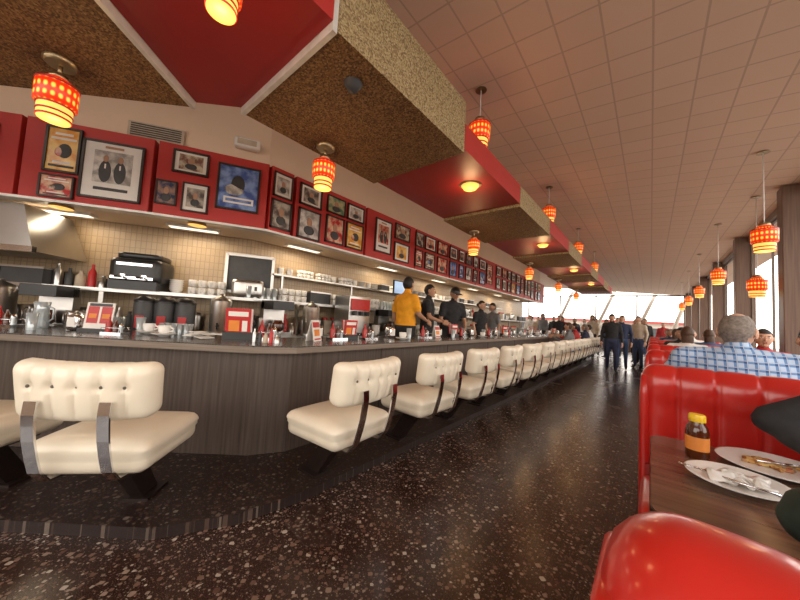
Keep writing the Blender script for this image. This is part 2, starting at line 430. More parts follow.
# ---- front counter
CF=[(-2.3,14.3),(-2.3,1.42),(-2.46,1.12),(-4.0,-.28),(-5.2,-1.4)]
CFi=offs(CF,.12); CB=offs(CF,.80); CBi=offs(CF,.62)
b=MB()
for i in range(len(CF)-1):
    b.prism([CFi[i],CFi[i+1],CBi[i+1],CBi[i]],.06,.92,0)
    b.prism([CF[i],CF[i+1],CB[i+1],CB[i]],.965,.975,2)
    b.prism([CF[i],CF[i+1],CB[i+1],CB[i]],.915,.965,1)
for y in np.arange(2.6,14,1.5): b.box((-2.419,y,.5),(.006,.012,.84),3)
b.obj('diner_counter',[M_panel,M_edge,M_top,M_kick])
PE=[(-1.79,14.3),(-1.79,1.25),(-1.86,.85),(-2.06,.48),(-2.70,-.06),(-4.2,-1.45)]
PI2=[(-2.5,14.3),(-2.5,1.5),(-2.55,1.3),(-2.7,1.1),(-3.3,.5),(-4.9,-.95)]
b=MB()
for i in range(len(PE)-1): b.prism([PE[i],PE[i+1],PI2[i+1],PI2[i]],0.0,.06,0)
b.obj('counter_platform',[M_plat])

# ---- stools
def stool_mesh():
    b=MB()
    def seatf(w,h):
        x,y,z=w
        if z>0: z+= .022*(1-(x/h[0])**2)*(1-(y/h[1])**2)
        else:
            x*=.95; y*=.95
        e=max(abs(x)/h[0],abs(y)/h[1])
        if e>.9 and abs(z-.02)<.016: x*=.975;y*=.975
        return [x,y,z]
    b.cushion((0,0,.485),(.57,.55,.17),.06,(16,16,12),0,fn=seatf)
    def backf(w,h):
        x,y,z=w
        u=x/h[0]; v=z/h[2]
        s=1 if y>0 else -1
        d=0
        for k in range(-2,3):
            xc=k*.10
            d=max(d,.019*math.exp(-((x-xc)/.010)**2)*(1 if v>-.7 else .5)*(1 if abs(v)<.85 else .4))
            d=max(d,.034*math.exp(-((x-xc)**2+(z-.035)**2)/.020**2))
        y=y-s*d+s*.014*(1-u*u)*(1-v*v)
        y+= .05*u*u
        x*=1-.04*(1-v)/2
        return [x,y,z]
    T=Matrix.Translation((0,-.30,.83))@Matrix.Rotation(math.radians(8),4,'X')
    b.cushion((0,0,0),(.62,.12,.28),.05,(60,6,18),0,M=T,fn=backf)
    for k in range(-2,3):
        for s in (-1,1): b.ell((k*.10,s*.040,.035),(.008,.006,.008),2,8,6,M=T)
    for x in (-.15,.15):
        b.ribbon([(x,-.375,.80),(x,-.38,.74),(x,-.375,.69),(x,-.365,.62),(x,-.345,.54),(x,-.32,.46),(x,-.27,.40),(x,-.18,.39),(x,.05,.39)],.05,.01,3)
    b.box((0,0,.39),(.36,.36,.03),4)
    V=[(-.05,-.06,.38),(.05,-.06,.38),(.05,.09,.38),(-.05,.09,.38),(-.035,.16,.07),(.035,.16,.07),(.035,.30,.07),(-.035,.30,.07)]
    b.add(V,[(0,1,2,3),(4,7,6,5),(0,4,5,1),(1,5,6,2),(2,6,7,3),(3,7,4,0)],4)
    b.box((0,.23,.068),(.16,.2,.016),4)
    return b.mesh('bar_stool',[M_vinyl,M_trim,M_btn,M_chrome,M_bronze])
SM=stool_mesh()
def stool(bx,by,th):
    a=math.radians(th); inst('bar_stool',SM,(bx-.30*math.sin(a),by+.30*math.cos(a),0),a)
stool(-2.09,.17,48); stool(-1.45,1.49,94)
y=2.42
for i in range(13): stool(-1.45,y,89+random.uniform(-4,4)); y+=.915
stool(-2.85,-.40,44)

# ---- booths
def booth_mesh():
    b=MB(); W=1.55; cw=.1555
    def bf(w,h):
        x,y,z=w
        g=0
        for k in range(1,10):
            g=max(g,math.exp(-((x+h[0]-k*cw)/.009)**2))
        ph=abs(math.sin(PI*(x+h[0])/cw))
        tz=max(0,(z-h[2]+.12)/.12)
        s=1 if y>0 else -1
        y=y+s*(.007*ph-.011*g)*(1-.4*tz)
        z=z-(.006*g-.003*ph)*tz
        y+=s*.018*max(0,math.sin(PI*min(1,max(0,(z-.12)/.20))))
        return [x,y,z]
    b.cushion((W/2,0,.745),(W,.15,.67),.07,(130,8,20),0,fn=bf)
    b.cushion((.015,0,.56),(.05,.17,.92),.024,(4,6,8),0)
    for s in (-1,1):
        b.cushion((W/2,s*.33,.41),(W,.50,.15),.06,(20,8,5),0)
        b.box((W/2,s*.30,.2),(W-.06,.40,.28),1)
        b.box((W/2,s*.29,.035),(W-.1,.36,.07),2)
        b.tube([(.0,s*.575,.37),(W,s*.575,.37)],.008,6,1)
    b.box((W/2,0,.27),(W-.04,.2,.5),1)
    return b.mesh('booth_bench',[M_rv,M_rvd,M_kick])
BM=booth_mesh()
BY=[.42]+[2.38+1.96*i for i in range(8)]
for y in BY: inst('booth_bench',BM,(-.04,y,0))
def table_mesh():
    b=MB(); w,d,r=1.4,.90,.07; pts=[]
    for cx,cy,a0 in ((w-.02,d/2-.02,0),(r,d/2-r,90),(r,-d/2+r,180),(w-.02,-d/2+.02,270)):
        rr=.02 if cx>.5 else r
        for k in range(7):
            a=math.radians(a0+15*k); pts.append((cx+rr*math.cos(a),cy+rr*math.sin(a)))
    b.prism(pts,.715,.745,1); b.prism([(x*.996+.003,y*.993) for x,y in pts],.745,.75,0)
    b.tube([(.7,0,.03),(.7,0,.715)],.045,14,2); b.lathe([(.25,0),(.25,.015),(.07,.05)],24,2,c=(.7,0,0))
    return b.mesh('dining_table',[M_table,M_bronze,M_kick])
TM=table_mesh()
TY=[1.62]+[BY[i]+.98 for i in range(1,8)]
for y in TY: inst('dining_table',TM,(.0,y,0))

# ---- lamps
def lamp_mesh(cord=0,mount=True):
    b=MB()
    b.lathe([(.0,.0),(.085,.0),(.088,.012)],28,1)
    b.lathe([(.088,.01),(.092,.09),(.09,.10)],28,1)
    b.lathe([(.09,.10),(.112,.112),(.114,.25),(.11,.262)],28,0)
    b.lathe([(.11,.262),(.075,.275),(.072,.30),(.05,.315)],28,0)
    b.lathe([(.05,.31),(.055,.315),(.05,.345),(.02,.355)],24,2)
    for z,r in ((.012,.092),(.05,.094),(.10,.098),(.262,.115)):
        b.lathe([(r,z-.006),(r+.002,z),(r,z+.006)],28,3)
    if cord: b.tube([(0,0,.35),(0,0,.35+cord)],.006,6,4); b.lathe([(.06,.345+cord),(.05,.36+cord)],16,2)
    else:
        b.tube([(0,0,.345),(0,0,.44)],.012,8,2); b.lathe([(.08,.415),(.095,.43),(.095,.45)],20,2)
    return b.mesh('pendant_lamp',[M_lamp,M_lampb,M_brass,M_redp,M_white])
LM0=lamp_mesh()
def light(x,y,z,e,col=(1,.60,.28),r=.08):
    l=bpy.data.lights.new('lamp_bulb','POINT'); l.energy=e; l.color=col; l.shadow_soft_size=r
    o=bpy.data.objects.new('lamp_bulb_light',l); scene.collection.objects.link(o); o.location=(x,y,z)
    return o
def soflamp(x,y,zs=2.70,s=.82):
    o=inst('pendant_lamp',LM0,(x,y,zs-.45*s),0,s); l=light(0,0,-.12,4.5); l.parent=o
soflamp(-2.16,1.46); soflamp(-2.76,-.04); soflamp(-1.34,.37,2.735,.62)
for i in range(1,5): soflamp(-2.16,1.46+2.85*i)
for i in range(4):
    y=2.85+2.85*i
    zc=cz(-1.4); m=lamp_mesh(cord=zc-3.10-.36+.0)
    o=inst('pendant_lamp',m,(-1.42,y,3.10)); l=light(0,0,-.1,4.5); l.parent=o
    b=MB(); b.lathe([(.02,-.055),(.07,-.045),(.095,-.01),(.10,.0)],24,0); b.lathe([(.105,-.012),(.12,.0)],24,1)  # added glowing disc, stands in for the pendant's lower end under the red soffit
    o=b.obj('pendant_lamp_bottom',[M_lampb,M_brass],loc=(-1.5,y,2.735)); l=light(0,0,-.15,4); l.parent=o
for y in (5.55,8.8,11.9,15.0,18.2):
    zc=cz(1.05); o=inst('pendant_lamp',lamp_mesh(cord=zc-2.32-.36),(1.05,y,2.32)); l=light(0,0,-.1,4.5); l.parent=o
o=inst('pendant_lamp',lamp_mesh(cord=cz(1.30)-1.92-.36),(1.29,7.25,1.92))
b=MB(); b.lathe([(.0,-.05),(.03,-.045),(.045,-.02),(.06,0)],20,0); b.obj('security_camera_dome',[M_dgrey],loc=(-1.43,1.13,2.70))

# ---- framed pictures
def picmat(i):
    cols=[((.75,.32,.05),(.9,.62,.2)),((.07,.12,.36),(.25,.38,.68)),((.50,.45,.38),(.12,.10,.09)),((.5,.04,.04),(.75,.5,.34)),((.3,.28,.26),(.66,.63,.58)),((.12,.24,.16),(.5,.45,.25)),((.62,.56,.42),(.22,.11,.08)),((.04,.06,.12),(.35,.22,.17))][i%8]
    m,nt,bb=nmat('print_%d'%i); L=nt.links
    tc=nt.nodes.new('ShaderNodeTexCoord'); v=nt.nodes.new('ShaderNodeTexNoise'); v.inputs['Scale'].default_value=9+i; v.inputs['Detail'].default_value=4
    L.new(tc.outputs['Object'],v.inputs['Vector']); r=ramp(nt,[(.38,cols[0]),(.62,cols[1])]); L.new(v.outputs['Fac'],r.inputs['Fac'])
    L.new(r.outputs['Color'],bb.inputs['Base Color']); bb.inputs['Roughness'].default_value=.2
    return m
PM=[picmat(i) for i in range(8)]
def frame(dc,zc,w,h,kind,style=0):
    p,a=along(dc,-.001)
    b=MB(); t=.022 if max(w,h)>.35 else .016
    for s in (-1,1):
        b.box((.015,s*(w/2-t/2),0),(.03,t,h),0); b.box((.015,0,s*(h/2-t/2)),(.03,w,t),0)
    b.box((.008,0,0),(.012,w-.01,h-.01),1)
    if style==0: b.box((.0155,0,0),(.003,w-2*t,h-2*t),2); b.ell((.0175,.0,h*.08),(.002,w*.13,h*.15),4,10,6); b.ell((.0172,.0,-h*.2),(.002,w*.25,h*.16),3,10,6)
    elif style==1:
        b.box((.0155,0,h*.06),(.003,w*.62,h*.55),2)
        for s in (-.12,.12):
            b.ell((.0175,s*w,-h*.02),(.002,w*.10,h*.19),3,12,8); b.ell((.0175,s*w,h*.2),(.002,w*.045,h*.065),4,10,6)
            b.box((.0192,s*w,h*.07),(.002,w*.025,h*.08),1)
        b.box((.0155,0,-h*.32),(.003,w*.55,h*.05),3); b.box((.0155,0,h*.40),(.003,w*.3,h*.04),4)
    elif style==2:
        b.box((.0155,0,0),(.003,w*.66,h*.66),2); b.ell((.0175,.0,h*.05),(.002,w*.10,h*.13),4,10,6); b.ell((.0175,.0,-h*.17),(.002,w*.18,h*.13),3,10,6)
    elif style==4:
        b.box((.0155,0,0),(.003,w-2*t,h-2*t),2)
        b.ell((.0175,-.02*w,.08*h),(.002,w*.16,h*.2),3,12,8); b.ell((.0178,-.1*w,-.05*h),(.002,w*.22,h*.12),5,12,8)
        b.box((.0178,.02*w,-.28*h),(.002,w*.7,h*.14),1); b.box((.019,.02*w,-.28*h),(.002,w*.6,h*.06),2)
    else:
        b.box((.0155,0,0),(.003,w-2*t,h-2*t),2)
        for k,zz in enumerate((.34,.24,-.28,-.36)): b.box((.0175,0,zz*h),(.002,w*(.7 if k%2 else .5),h*.05),1 if k<3 else 3)
        b.ell((.0175,.05*w,-.02*h),(.002,w*.2,h*.16),3,12,8); b.ell((.0178,-.1*w,-.05*h),(.002,w*.12,h*.1),5,12,8)
    return b.obj('framed_picture',[M_frame,M_paper if style!=0 else M_beige_c,PM[kind%8],M_dgrey,M_skin2,PM[(kind+3)%8]],loc=(p.x,p.y,zc),rz=a)
def fr(seg,s0,s1,z0,z1,kind,style):
    L0,L1={'A':(-2.348,-1.2),'B':(-1.2,0),'Z':(-3.6,-2.348)}[seg]
    a=L0+(L1-L0)*s0; c=L0+(L1-L0)*s1
    frame((a+c)/2,(z0+z1)/2,c-a,z1-z0,kind,style)
fr('A',.17,.43,2.58,3.07,0,3); fr('A',.16,.41,2.31,2.55,3,3); fr('A',.44,.92,2.36,3.0,4,1)
fr('B',.14,.44,2.80,3.07,6,2); fr('B',.03,.2,2.40,2.68,7,0); fr('B',.24,.46,2.36,2.70,2,2); fr('B',.52,.91,2.46,3.02,1,4)
fr('Z',.55,.85,2.55,3.0,6,3)
frame(.175,2.91,.26,.32,4,2); frame(.175,2.52,.28,.38,2,0)
cols=[(.60,.36,[(2.92,.30,2,2),(2.51,.42,4,0)]),(1.05,.34,[(2.93,.26,5,0),(2.55,.42,3,0)]),(1.45,.36,[(2.93,.26,4,2),(2.55,.42,0,3)])]
for d,w,l in cols:
    for z,h,k,s in l: frame(d,z,w,h,k,s)
d=1.92
while d<12.2:
    w=random.uniform(.26,.46)
    if abs(((d+w/2-1.70)%1.4)-0)<.12: d+=.12; continue
    if random.random()<.25: frame(d+w/2,2.72,w,.6,random.randrange(8),random.choice([0,3,1]))
    else:
        frame(d+w/2,2.92,w,.30,random.randrange(8),random.choice([0,2,3])); frame(d+w/2,2.53,w*random.uniform(.8,1),.36,random.randrange(8),random.choice([0,2,3,4]))
    d+=w+random.uniform(.06,.12)
def onwall(name,d,z,fn,mats):
    p,a=along(d,.14); b=MB(); fn(b); return b.obj(name,mats,loc=(p.x,p.y,z),rz=a)
def ventf(b):
    b.box((.01,0,0),(.02,.56,.18),0)
    for k in range(6): b.box((.022,0,-.065+k*.026),(.01,.50,.013),1)
onwall('air_vent',-1.27,3.27,ventf,[M_beige_c,M_dgrey])
def spf(b): b.cushion((.06,0,0),(.12,.30,.13),.03,(4,8,5),0); b.box((.121,0,0),(.004,.22,.07),1)
onwall('wall_speaker',-.30,3.36,spf,[M_white,M_beige_c])
for d in (-4.0,-2.3,-.9,.9,2.9,4.9,6.9,8.9,10.9):
    p,a=along(d,.55); b=MB(); b.box((0,0,0),(.14,.6,.03),0); b.box((0,0,-.016),(.10,.54,.006),1)
    o=b.obj('kitchen_light_fixture',[M_white,M_light],loc=(p.x,p.y,2.294),rz=a)
    l=bpy.data.lights.new('tube','AREA'); l.shape='RECTANGLE'; l.size=.12; l.size_y=.54; l.energy=5; l.color=(1,.80,.55)
    lo=bpy.data.objects.new('tube_light',l); scene.collection.objects.link(lo); lo.parent=o; lo.location=(0,0,-.04)
for d in (-2.0,-.75):
    p,a=along(d,.05); b=MB(); b.lathe([(.10,-.04),(.09,-.01),(.05,.0)],20,0); b.lathe([(.02,-.045),(.095,-.04)],20,1); b.obj('heat_lamp',[M_brass,M_lampb],loc=(p.x,p.y,2.262))

# ---- back counter with shelf
P0=offs(PL,.02); P8=offs(PL,.84)
b=MB()
for i in range(len(PL)-1):
    b.prism([P0[i],P0[i+1],P8[i+1],P8[i]],0,.88,0); b.prism([P0[i],P0[i+1],P8[i+1],P8[i]],.88,.92,1)
b.obj('back_counter',[M_steel,M_steel])
Q0=offs(PL,.42)
b=MB()
for i in range(len(PL)-1): b.prism([Q0[i],Q0[i+1],P8[i+1],P8[i]],1.38,1.42,0)
for d in np.arange(-4.4,12,1.3):
    p,_=along(d,.46); b.box((p.x,p.y,1.15),(.04,.04,.46),0)
b.obj('pass_shelf',[M_steel])
b=MB()
q=[tuple(along(dd,o)[0]) for dd,o in ((.45,.58),(9.5,.58),(9.5,.84),(.45,.84))]
b.prism(q,1.80,1.825,0)
for d in np.arange(.6,9.5,1.4):
    p,_=along(d,.62); b.box((p.x,p.y,1.61),(.03,.03,.38),0)
b.obj('upper_shelf',[M_steel])
p,a=along(-3.3,.42); b=MB(); b.box((0,0,0),(.7,2.2,.5),0,taper=.85); b.box((.33,0,-.23),(.05,2.2,.06),1); b.obj('kitchen_hood',[M_steel,M_chrome],loc=(p.x,p.y,1.99),rz=a)
def place(name,d,off,z,fn,mats,rz=0,bev=0,sc=1):
    p,a=along(d,off); b=MB(); fn(b); o=b.obj(name,mats,loc=(p.x,p.y,z),rz=a+rz,bevel=bev); o.scale=(sc,)*3; return o
def espresso(b):
    b.cushion((0,0,.22),(.42,.5,.30),.05,(6,8,6),0); b.box((0,0,.05),(.44,.46,.1),0); b.box((.2,0,.13),(.1,.4,.03),1)
    for y in (-.1,.1): b.lathe([(.035,.12),(.035,.17)],14,1,c=(.22,y,0)); b.tube([(.25,y,.14),(.36,y,.13)],.012,8,0)
    b.box((.215,0,.29),(.01,.34,.03),1)
    b.cushion((-.02,0,.40),(.34,.42,.08),.03,(4,6,4),0)
place('espresso_machine',-1.45,.58,1.42,espresso,[M_black,M_chrome],sc=1.05)
def canister(b):
    b.lathe([(.085,0),(.09,.01),(.09,.30),(.085,.31)],20,0); b.lathe([(.092,.31),(.092,.33),(.05,.37),(.02,.38)],20,2); b.box((.088,0,.12),(.012,.07,.12),1)
for d in (-1.2,-1.0,-.8): place('cereal_canister',d,.12,.92,canister,[M_dgrey,M_redp,M_black],sc=1.15)
def urn(b):
    b.lathe([(.14,0),(.14,.05),(.12,.06),(.12,.42),(.10,.46),(.03,.49),(.02,.52)],24,0); b.tube([(.12,0,.12),(.18,0,.12)],.015,8,1); b.tube([(.18,0,.16),(.18,0,.08)],.01,8,1); b.box((0,0,.44),(.27,.03,.02),1)
for d in (-2.55,-.45,.9,3.2): place('coffee_urn',d,.22,.92,urn,[M_steel,M_black])
def dispenser(b):
    b.box((0,0,.35),(.4,.5,.7),0); b.box((.21,0,.55),(.02,.44,.2),1)
    for y in (-.15,0,.15): b.box((.24,y,.4),(.06,.05,.08),2)
    b.box((.24,0,.04),(.16,.46,.05),2)
place('drink_dispenser',1.7,.20,.92,dispenser,[M_steel,M_redp,M_black],bev=.008,sc=.95)
place('drink_dispenser',5.3,.20,.92,dispenser,[M_steel,M_paper,M_black],bev=.008,sc=.95)
def brewer(b):
    b.box((-.05,0,.03),(.34,.3,.06),0); b.box((-.16,0,.25),(.12,.3,.44),0); b.box((-.02,0,.42),(.34,.3,.12),1)
    b.lathe([(.05,.065),(.085,.09),(.08,.17),(.05,.21),(.055,.22)],18,2,c=(.02,0,0)); b.tube([(.1,0,.19),(.15,0,.18),(.15,0,.1),(.1,0,.09)],.01,6,1)
for d in (-2.1,.35,2.6,4.4): place('coffee_brewer',d,.19,.92,brewer,[M_steel,M_black,M_amber],bev=.006)
def monitor(b): b.box((0,0,.28),(.03,.40,.28),0); b.box((.017,0,.28),(.004,.36,.24),1); b.box((-.02,0,.1),(.04,.05,.2),0); b.box((0,0,.01),(.16,.2,.02),0)
M_scr=mat('screen',(.3,.45,.6),.2,emit=(.4,.6,.9),es=.6)
place('order_monitor',2.95,.22,1.60,monitor,[M_black,M_scr])
def post(b): b.box((0,0,.34),(.05,.05,.68),0); b.box((0,0,.01),(.2,.2,.02),0)
place('monitor_stand',2.95,.22,.92,post,[M_dgrey])
def pos(b):
    T=Matrix.Translation((0,0,.2))@Matrix.Rotation(-.35,4,'Y'); b.box((0,0,0),(.03,.36,.26),0,M=T); b.box((.017,0,0),(.003,.32,.21),1,M=T); b.box((-.05,0,.07),(.14,.16,.14),0); b.box((.0,0,.012),(.25,.24,.024),0)
def passw(b):
    b.box((0,0,0),(.02,.6,.5),0)
    for s in (-1,1): b.box((.02,s*.31,0),(.05,.04,.56),1); b.box((.02,0,s*.27),(.05,.62,.04),1)
place('kitchen_pass_window',-.22,.83,1.78,passw,[M_dgrey,M_steel])
def stackmesh(kind):
    b=MB()
    if kind==0:
        for k in range(10): b.lathe([(.05,.0),(.10,.012),(.105,.016)],18,0,c=(0,0,k*.016))
    elif kind==1:
        for i in range(4):
            for j in range(2):
                for k in range(2):
                    c=(j*.1,i*.1-.15,k*.09); b.lathe([(.03,0),(.04,.01),(.042,.08),(.038,.08),(.036,.015)],14,0,c=c); b.tube([(c[0]+.04,c[1],c[2]+.065),(c[0]+.065,c[1],c[2]+.055),(c[0]+.065,c[1],c[2]+.03),(c[0]+.04,c[1],c[2]+.02)],.006,6,0)
    elif kind==2:
        for i in range(5):
            for j in range(2): b.lathe([(.028,0),(.036,.15),(.033,.15),(.026,.01)],12,1,c=(j*.085,i*.085-.17,0))
    elif kind==3:
        for k in range(6): b.lathe([(.04,.0),(.075,.05),(.07,.05)],18,0,c=(0,0,k*.022))
    elif kind==4:
        for i,(r,h,m) in enumerate(((.04,.24,2),(.035,.2,3),(.045,.18,5),(.035,.26,4),(.05,.14,2))):
            b.lathe([(r,0),(r,h*.65),(r*.4,h*.82),(r*.4,h)],14,m,c=(0,i*.1-.2,0))
    elif kind==5:
        b.box((0,0,.08),(.26,.36,.16),3); b.box((0,0,.17),(.27,.37,.02),2)
    elif kind==6:
        for i in range(3): b.box((0,i*.15-.15,.10),(.18,.13,.20),[5,2,3][i]); b.lathe([(.04,.20),(.04,.24)],10,4,c=(0,i*.15-.15,0))
    elif kind==7:
        for i in range(3):
            c=(0,i*.15-.15,0); b.lathe([(.055,0),(.06,.02),(.05,.16),(.058,.22),(.052,.22)],16,2,c=c); b.tube([(.05,c[1],.19),(.10,c[1],.17),(.10,c[1],.08),(.055,c[1],.05)],.007,6,2)
    elif kind==8:
        b.cushion((0,0,.12),(.24,.36,.22),.03,(5,6,5),2); b.box((.0,-.08,.228),(.16,.04,.01),3); b.box((.0,.08,.228),(.16,.04,.01),3); b.box((.125,.1,.12),(.02,.03,.05),3)
    return b.mesh('stack%d'%kind,[M_white,M_glass,M_steel,M_dgrey,M_redp,M_beige_c])
SN=['plate_stack','coffee_mug_stack','drinking_glass_group','bowl_stack','syrup_bottle_group','storage_bin','condiment_container_group','steel_pitcher_group','toaster']
ST=[stackmesh(i) for i in range(9)]
WD=[.22,.44,.44,.17,.50,.38,.46,.46,.38]
def row(d0,d1,off,z,choices,skip=(),sc=1.0,gap=.01):
    d=d0
    while d<d1:
        k=random.choice(choices); w=WD[k]*sc
        c=d+w/2+.005
        if any(abs(c-q)<w/2+hw for q,hw in skip): d+=.05; continue
        p,a=along(c,off); inst(SN[k],ST[k],(p.x,p.y,z),a,sc); d=c+w/2+gap+random.uniform(0,.02)
row(-4.2,12,.64,1.421,[0,1,3,5,7,2,4,1,0,3,6,8],skip=[(-1.45,.27)],sc=1.1)
SK=[(-1.2,.12),(-1.0,.12),(-.8,.12),(-2.55,.16),(-.45,.17),(.9,.17),(3.2,.17),(1.7,.28),(5.3,.28),(-2.1,.18),(.35,.18),(2.6,.18),(4.4,.18),(2.95,.12)]
row(-4.0,12,.20,.921,[0,1,2,4,6,7,8,4,3],skip=SK,sc=1.15)
row(-3.9,12,.66,.921,[5,8,4,7,1,6],sc=1.15)
row(.55,9.3,.71,1.826,[0,3,5,1],sc=.7,gap=.03)
# ---- things on the front counter
def alongc(d,off):
    if d>=0: return Vector((CF[1][0]-off,CF[1][1]+d)),0.0
    d=-d; a=Vector(CF[2]); c=Vector(CF[3]); dv=(c-a).normalized(); n=Vector((dv.y,-dv.x)); p=a+dv*d+n*off
    return p, math.atan2(dv.x,-dv.y)
def cplace(name,d,off,fn_or_mesh,mats=None,rz=0,sc=1):
    p,a=alongc(d,off)
    if mats is None: return inst(name,fn_or_mesh,(p.x,p.y,.975),a+rz,sc)
    b=MB(); fn_or_mesh(b); o=b.obj(name,mats,loc=(p.x,p.y,.975),rz=a+rz); o.scale=(sc,)*3; return o
def tent(b):
    for s in (-1,1):
        T=Matrix.Translation((s*.022,0,.1))@Matrix.Rotation(-s*.2,4,'Y')
        b.box((0,0,0),(.004,.15,.2),0,M=T); b.box((s*.003,0,.055),(.002,.13,.05),1,M=T); b.box((s*.003,0,-.02),(.002,.1,.06),2,M=T); b.box((s*.003,0,-.08),(.002,.12,.015),1,M=T)
b=MB(); tent(b); TENT=b.mesh('table_tent_card',[M_paper,M_redp,M_orange])
def menus(b,flip=0):
    b.box((0,0,.03),(.1,.22,.06),2)
    for k in range(5):
        T=Matrix.Translation((-.03+k*.015,random.uniform(-.01,.01),.14))@Matrix.Rotation(.06*(k-2),4,'Y')
        b.box((0,0,0),(.004,.19,.23),(0 if k%2==flip else 1),M=T)
        if k==4:
            b.box((.003,0,.07),(.002,.15,.04),1,M=T); b.box((.003,-.03,-.03),(.002,.08,.09),3,M=T); b.box((.003,.05,-.03),(.002,.04,.09),1,M=T)
b=MB(); menus(b); MENU=b.mesh('menu_holder',[M_redp,M_paper,M_black,M_orange,M_dgrey])
b=MB()
b.box((0,0,.015),(.12,.24,.03),2)
T=Matrix.Translation((0,0,.14))@Matrix.Rotation(-.12,4,'Y')
b.box((0,0,0),(.008,.22,.24),1,M=T)
for y in (-.05,.055): b.box((.005,y,.01),(.003,.085,.15),0,M=T); b.box((.006,y,.0),(.003,.06,.04),3,M=T)
b.box((.005,0,.10),(.003,.18,.025),4,M=T)
MENU2=b.mesh('menu_holder',[M_redp,M_paper,M_black,M_orange,M_dgrey])
def caddy(b):
    b.box((0,0,.01),(.12,.22,.02),3)
    b.lathe([(.03,.02),(.032,.11),(.012,.15),(.008,.19)],14,0,c=(0,-.07,0)); 
    b.lathe([(.028,.02),(.03,.10),(.012,.13),(.012,.16)],14,1,c=(0,0,0))
    b.lathe([(.022,.02),(.02,.09)],12,2,c=(.0,.06,0)); b.lathe([(.022,.09),(.018,.115),(.004,.12)],12,3,c=(.0,.06,0))
    b.tube([(.06,-.1,.02),(.06,-.1,.07),(.06,.1,.07),(.06,.1,.02)],.004,6,3); b.tube([(-.06,-.1,.02),(-.06,-.1,.07),(-.06,.1,.07),(-.06,.1,.02)],.004,6,3)
b=MB(); caddy(b); CAD=b.mesh('condiment_caddy',[M_ketch,M_amber,M_glass,M_chrome])
def napk(b): b.cushion((0,0,.075),(.12,.10,.15),.015,(4,4,4),0); b.box((.061,0,.08),(.004,.07,.09),1)
b=MB(); napk(b); NAP=b.mesh('napkin_dispenser',[M_chrome,M_paper])
b=MB(); b.lathe([(.035,0),(.05,.01),(.09,.02),(.1,.03)],20,0); b.lathe([(.03,.03),(.045,.04),(.05,.10),(.046,.10),(.04,.045)],18,0); b.tube([(0,.05,.085),(0,.08,.075),(0,.08,.055),(0,.045,.045)],.007,8,0); MUG=b.mesh('coffee_cup',[M_white])
b=MB(); b.lathe([(.03,0),(.04,.15),(.037,.15),(.028,.01)],16,0); GL=b.mesh('drinking_glass',[M_glass])
b=MB(); b.lathe([(.055,0),(.06,.02),(.05,.18),(.058,.25),(.052,.25)],18,0); b.tube([(0,.05,.21),(0,.11,.19),(0,.11,.09),(0,.055,.05)],.008,6,0); PIT=b.mesh('water_pitcher',[M_glass])
cplace('menu_holder',-1.62,.45,MENU2,rz=.1,sc=1.05); cplace('coffee_cup',-1.2,.5,MUG); cplace('drinking_glass',-2.05,.3,GL); cplace('water_pitcher',-2.25,.55,PIT); cplace('napkin_dispenser',-1.86,.5,NAP)
cplace('coffee_cup',-.95,.35,MUG); cplace('condiment_caddy',-2.5,.5,CAD); cplace('drinking_glass',-1.36,.6,GL); cplace('condiment_caddy',-1.38,.35,CAD,sc=.8)
cplace('steel_pitcher_group',-2.0,.70,ST[7],sc=.8); cplace('drinking_glass_group',-1.05,.68,ST[2],sc=.7); cplace('syrup_bottle_group',-.02,.30,ST[4],sc=.5)
cplace('menu_holder',-.36,.50,MENU,rz=.25,sc=1.15); cplace('condiment_caddy',-.12,.62,CAD); 
cplace('table_tent_card',.42,.38,TENT,rz=.5,sc=1.1); cplace('condiment_caddy',.82,.5,CAD); cplace('napkin_dispenser',.62,.62,NAP)
def paper(b):
    for k in range(6): 
        T=Matrix.Translation((random.uniform(-.07,.07),random.uniform(-.09,.09),.014+.008*k))@Matrix.Rotation(random.uniform(-.6,.6),4,'Z')@Matrix.Rotation(random.uniform(-.12,.12),4,'X')
        b.box((0,0,0),(.13,.10,.004),0,M=T)
cplace('paper_napkins',-.66,.4,paper,[M_paper])
d=1.0;k=0
while d<12.3:
    if k%2==0: cplace('menu_holder',d,.5,MENU,rz=random.uniform(-.3,.3),sc=.9)
    cplace('condiment_caddy',d+.28,.45,CAD)
    if k%2==1: cplace('table_tent_card',d+.55,.42,TENT,rz=random.uniform(-.3,.5))
    if random.random()<.7: cplace('coffee_cup',d+.72,.25,MUG)
    cplace('napkin_dispenser',d+.8,.55,NAP); cplace('drinking_glass',d+.98,.35,GL)
    d+=1.25;k+=1

# ---- things on our table
def sbottle(b):
    b.lathe([(.034,0),(.038,.008),(.038,.11),(.034,.13),(.024,.145),(.024,.155)],24,0); b.lathe([(.0385,.035),(.0388,.04),(.0388,.085),(.0385,.09)],24,2)
    b.lathe([(.027,.15),(.028,.152),(.028,.175),(.025,.18)],24,1)
b=MB(); sbottle(b); b.obj('syrup_bottle',[M_amber,M_yellow,M_orange],loc=(.155,1.84,.75))
def plate(b,r=.15):
    b.lathe([(r*.55,0),(r*.6,.006),(r*.98,.02),(r,.024),(r*.97,.024),(r*.62,.012),(.001,.011)],40,0)
b=MB(); plate(b,.165)
for i in range(22):
    a=random.uniform(0,6.28); rr=random.uniform(0,.09); b.ell((rr*math.cos(a),rr*math.sin(a),.017),(random.uniform(.008,.024),random.uniform(.008,.02),.007),1,8,6)
b.tube([(-.05,-.02,.03),(.03,.01,.03),(.12,.05,.035)],[.006,.004,.005],6,2)
b.obj('dinner_plate',[M_white,M_food,M_chrome],loc=(.38,1.915,.75))
b=MB(); plate(b,.135)
